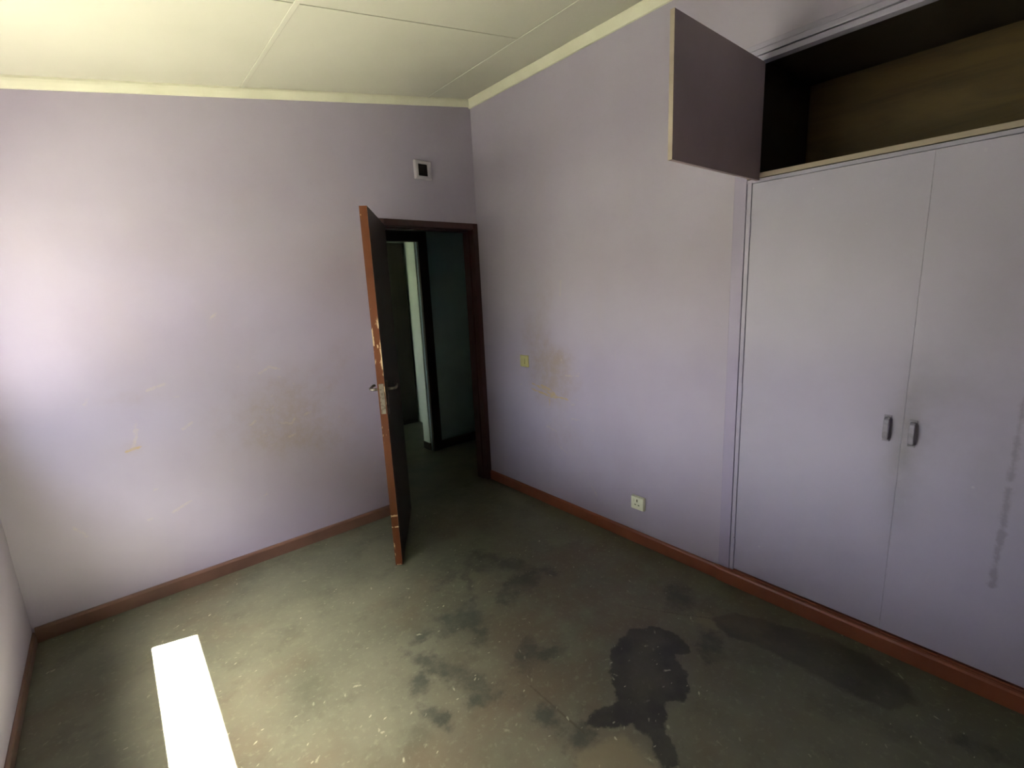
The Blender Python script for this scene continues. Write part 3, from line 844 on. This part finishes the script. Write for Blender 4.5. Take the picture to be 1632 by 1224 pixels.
def pull(parent, yc, px, zc=.972):
    bm = bmesh.new()
    x = px(yc)
    hw = .0092; hh = .046; st = .026
    # flat strap bent into a bow: profile in x-z, extruded along y
    prof_o = [(0, -hh), (-st * .55, -hh + .001), (-st * .9, -hh + .008), (-st, -hh + .018), (-st, hh - .018), (-st * .9, hh - .008), (-st * .55, hh - .001), (0, hh)]
    prof_i = [(0, -hh + .007), (-st * .5, -hh + .008), (-st * .72, -hh + .013), (-st + .006, -hh + .021), (-st + .006, hh - .021), (-st * .72, hh - .013), (-st * .5, hh - .008), (0, hh - .007)]
    R0 = [[bm.verts.new((x + a, yc + s, zc + z)) for a, z in prof_o] for s in (-hw, hw)]
    R1 = [[bm.verts.new((x + a, yc + s, zc + z)) for a, z in prof_i] for s in (-hw, hw)]
    n = len(prof_o)
    for k in range(n - 1):
        bm.faces.new((R0[0][k], R0[0][k + 1], R0[1][k + 1], R0[1][k]))
        bm.faces.new((R1[0][k], R1[0][k + 1], R1[1][k + 1], R1[1][k]))
        for s in (0, 1):
            bm.faces.new((R0[s][k], R0[s][k + 1], R1[s][k + 1], R1[s][k]))
    for k in (0, n - 1):
        bm.faces.new((R0[0][k], R0[1][k], R1[1][k], R1[0][k]))
    h = obj('pull_handle', bm, M['handle'], parent, bevel=.003, seg=3)
    for s in (-1, 1):
        box_obj('handle_foot', (x - .0035, x, yc - .012, yc + .012, zc + s * hh - .008, zc + s * hh + .008), M['handle'], parent, bevel=.001)
pull(d1, -2.660, px1, .975)
pull(d2, -2.740, px2, .968)
pull(d3, -3.38, px3)
for z in (.24, 1.05, 1.80):
    bm = bmesh.new(); tube(bm, [(-.016, YA + .003, z - .035), (-.016, YA + .003, z + .035)], .0045, 8)
    obj('hinge', bm, M['cup'], d1)
# open upper door leaf
ux0, ux1, uy, uz0, uz1 = -.710, -.012, -2.100, 2.000, 2.468
ud = box_obj('upper_door', (ux0 + .003, ux1, uy, uy - .016, uz0, uz1), M['mauve'], cup, bevel=.001)
ud['label'] = 'open upper door leaf, dull mauve inside'
eb = box_obj('door_edge', (ux0, ux0 + .003, uy + .0005, uy - .0165, uz0, uz1), M['raw'], ud)
eb['label'] = 'pale raw timber edge'
for z in (2.08, 2.39):
    bm = bmesh.new(); tube(bm, [(-.012, uy + .002, z - .03), (-.012, uy + .002, z + .03)], .0045, 8)
    obj('hinge', bm, M['cup'], ud)

# ------------------------------------------------------------------ fittings
# square vent above the doorway
vx, vz = -.447, 2.417
vent = empty('wall_vent', (vx, 0, vz - .06), 'small square air vent with dark mesh high above the doorway', 'vent')
bm = bmesh.new()
ow, ih, dp = .066, .040, -.022
P0 = [(-ow, -ow + .004), (ow, -ow + .004), (ow, ow - .004), (-ow, ow - .004)]
P1 = [(a * .90, b * .90) for a, b in P0]
P2 = [(-ih, -ih), (ih, -ih), (ih, ih), (-ih, ih)]
rs_ = []
for P_, y in ((P0, 0), (P0, dp * .7), (P1, dp), (P2, dp), (P2, -.003)):
    rs_.append([bm.verts.new((vx + a, y, vz + b)) for a, b in P_])
for a, b in zip(rs_[:-1], rs_[1:]):
    for k in range(4):
        bm.faces.new((a[k], a[(k + 1) % 4], b[(k + 1) % 4], b[k]))
obj('vent_frame', bm, M['vent'], vent, bevel=.001)
box_obj('vent_mesh', (vx - ih, vx + ih, -.004, -.001, vz - ih, vz + ih), M['ventdark'], vent)
bm = bmesh.new()
for k in range(1, 6):
    z = vz - ih + 2 * ih * k / 6
    bx(bm, vx - ih, vx + ih, -.008, -.004, z - .0015, z + .0015)
obj('vent_bars', bm, M['ventdark'], vent)

# light switch
sy, sz = -.497, 1.056
sw = empty('light_switch', (0, sy, sz - .043), 'square yellowed light switch on the right wall by the doorway', 'light switch')
box_obj('switch_plate', (-.010, 0, sy - .043, sy + .043, sz - .043, sz + .043), M['yellow'], sw, bevel=.003)
bm = bmesh.new()
vs_ = bx(bm, -.016, -.010, sy - .012, sy + .012, sz - .020, sz + .020)
for v in vs_:
    if v.co.x < -.012 and v.co.z > sz: v.co.x += .005
obj('switch_rocker', bm, M['yellow'], sw, bevel=.001)

# socket
ky, kz = -1.494, .268
sk = empty('power_socket', (0, ky, kz - .043), 'ivory power socket low on the right wall above the baseboard', 'socket')
bm = bmesh.new()
vs_ = bx(bm, -.022, 0, ky - .047, ky + .047, kz - .043, kz + .043)
for v in vs_:
    if v.co.x < -.01:
        v.co.y = ky + (v.co.y - ky) * .93; v.co.z = kz + (v.co.z - kz) * .92
obj('socket_body', bm, M['ivory'], sk, bevel=.004, seg=3)
bm = bmesh.new(); bx(bm, -.0235, -.021, ky - .0035, ky + .0035, kz + .010, kz + .026)
obj('socket_slot', bm, M['slot'], sk)
for s in (-1, 1):
    bm = bmesh.new(); bx(bm, -.0235, -.021, ky + s * .012 - .005, ky + s * .012 + .005, kz - .012, kz - .007)
    obj('socket_slot', bm, M['slot'], sk)
bm = bmesh.new()
vs_ = bx(bm, -.028, -.021, ky + .020, ky + .032, kz + .010, kz + .030)
for v in vs_:
    if v.co.x < -.025 and v.co.z > kz + .02: v.co.x += .004
obj('socket_switch', bm, M['ivory'], sk, bevel=.001)

# ground outside the window, and trees added to screen part of the sky
o = box_obj('ground', (-200, -W - WT, -150, 150, -.5, -.25), M['soil']); tag(o, 'grassy garden ground outside the window', kind='structure')

m = NT('tree_leaves', 0.8, 0.2); m.color(m.mix(m.ramp(m.noise(1.5, 5), 0.35, 0.65), (0.035, 0.055, 0.018), (0.018, 0.030, 0.010))); M['leaf'] = m.m
m = NT('tree_bark', 0.9, 0.1); m.color((0.05, 0.04, 0.03)); M['bark'] = m.m
def tree(x, y, zc, rx, rz, seed, label):  # unseen tree, added so that daylight falls off across the room
    t = empty('added_screen_tree', (x, y, -.25), label, 'tree', group='added trees that screen the sky from the window')
    bm = bmesh.new()
    bmesh.ops.create_icosphere(bm, subdivisions=4, radius=1.0)
    for v in bm.verts:
        d_ = 1 + .18 * noise.noise(v.co * 2.2 + Vector((seed * 7.1, 0, 0))) + .10 * noise.noise(v.co * 6 + Vector((0, seed * 3.3, 0)))
        v.co = Vector((x + v.co.x * rx * d_, y + v.co.y * rx * d_, zc + v.co.z * rz * d_))
    obj('crown', bm, M['leaf'], t, smooth=True)
    bm = bmesh.new(); tube(bm, [(x, y, -.25), (x + .1, y, zc * .4), (x, y + .1, zc - rz * .5)], .22, 10)
    obj('trunk', bm, M['bark'], t, smooth=True)
ORD = ['first', 'second', 'third', 'fourth', 'fifth', 'sixth']
for k in range(5):
    tree(-13.5, -15.5 + k * 7.0, 8.2 + .3 * math.sin(k * 1.7), 3.0, 3.0, k, 'added sky-screening tree of the near row, %s from the rear of the house' % ORD[k])
for k in range(6):
    tree(-21.0, -19.0 + k * 7.0, 12.4 + .4 * math.sin(k * 2.3), 3.1, 4.6, k + 9, 'taller added sky-screening tree of the far row, %s from the rear of the house' % ORD[k])
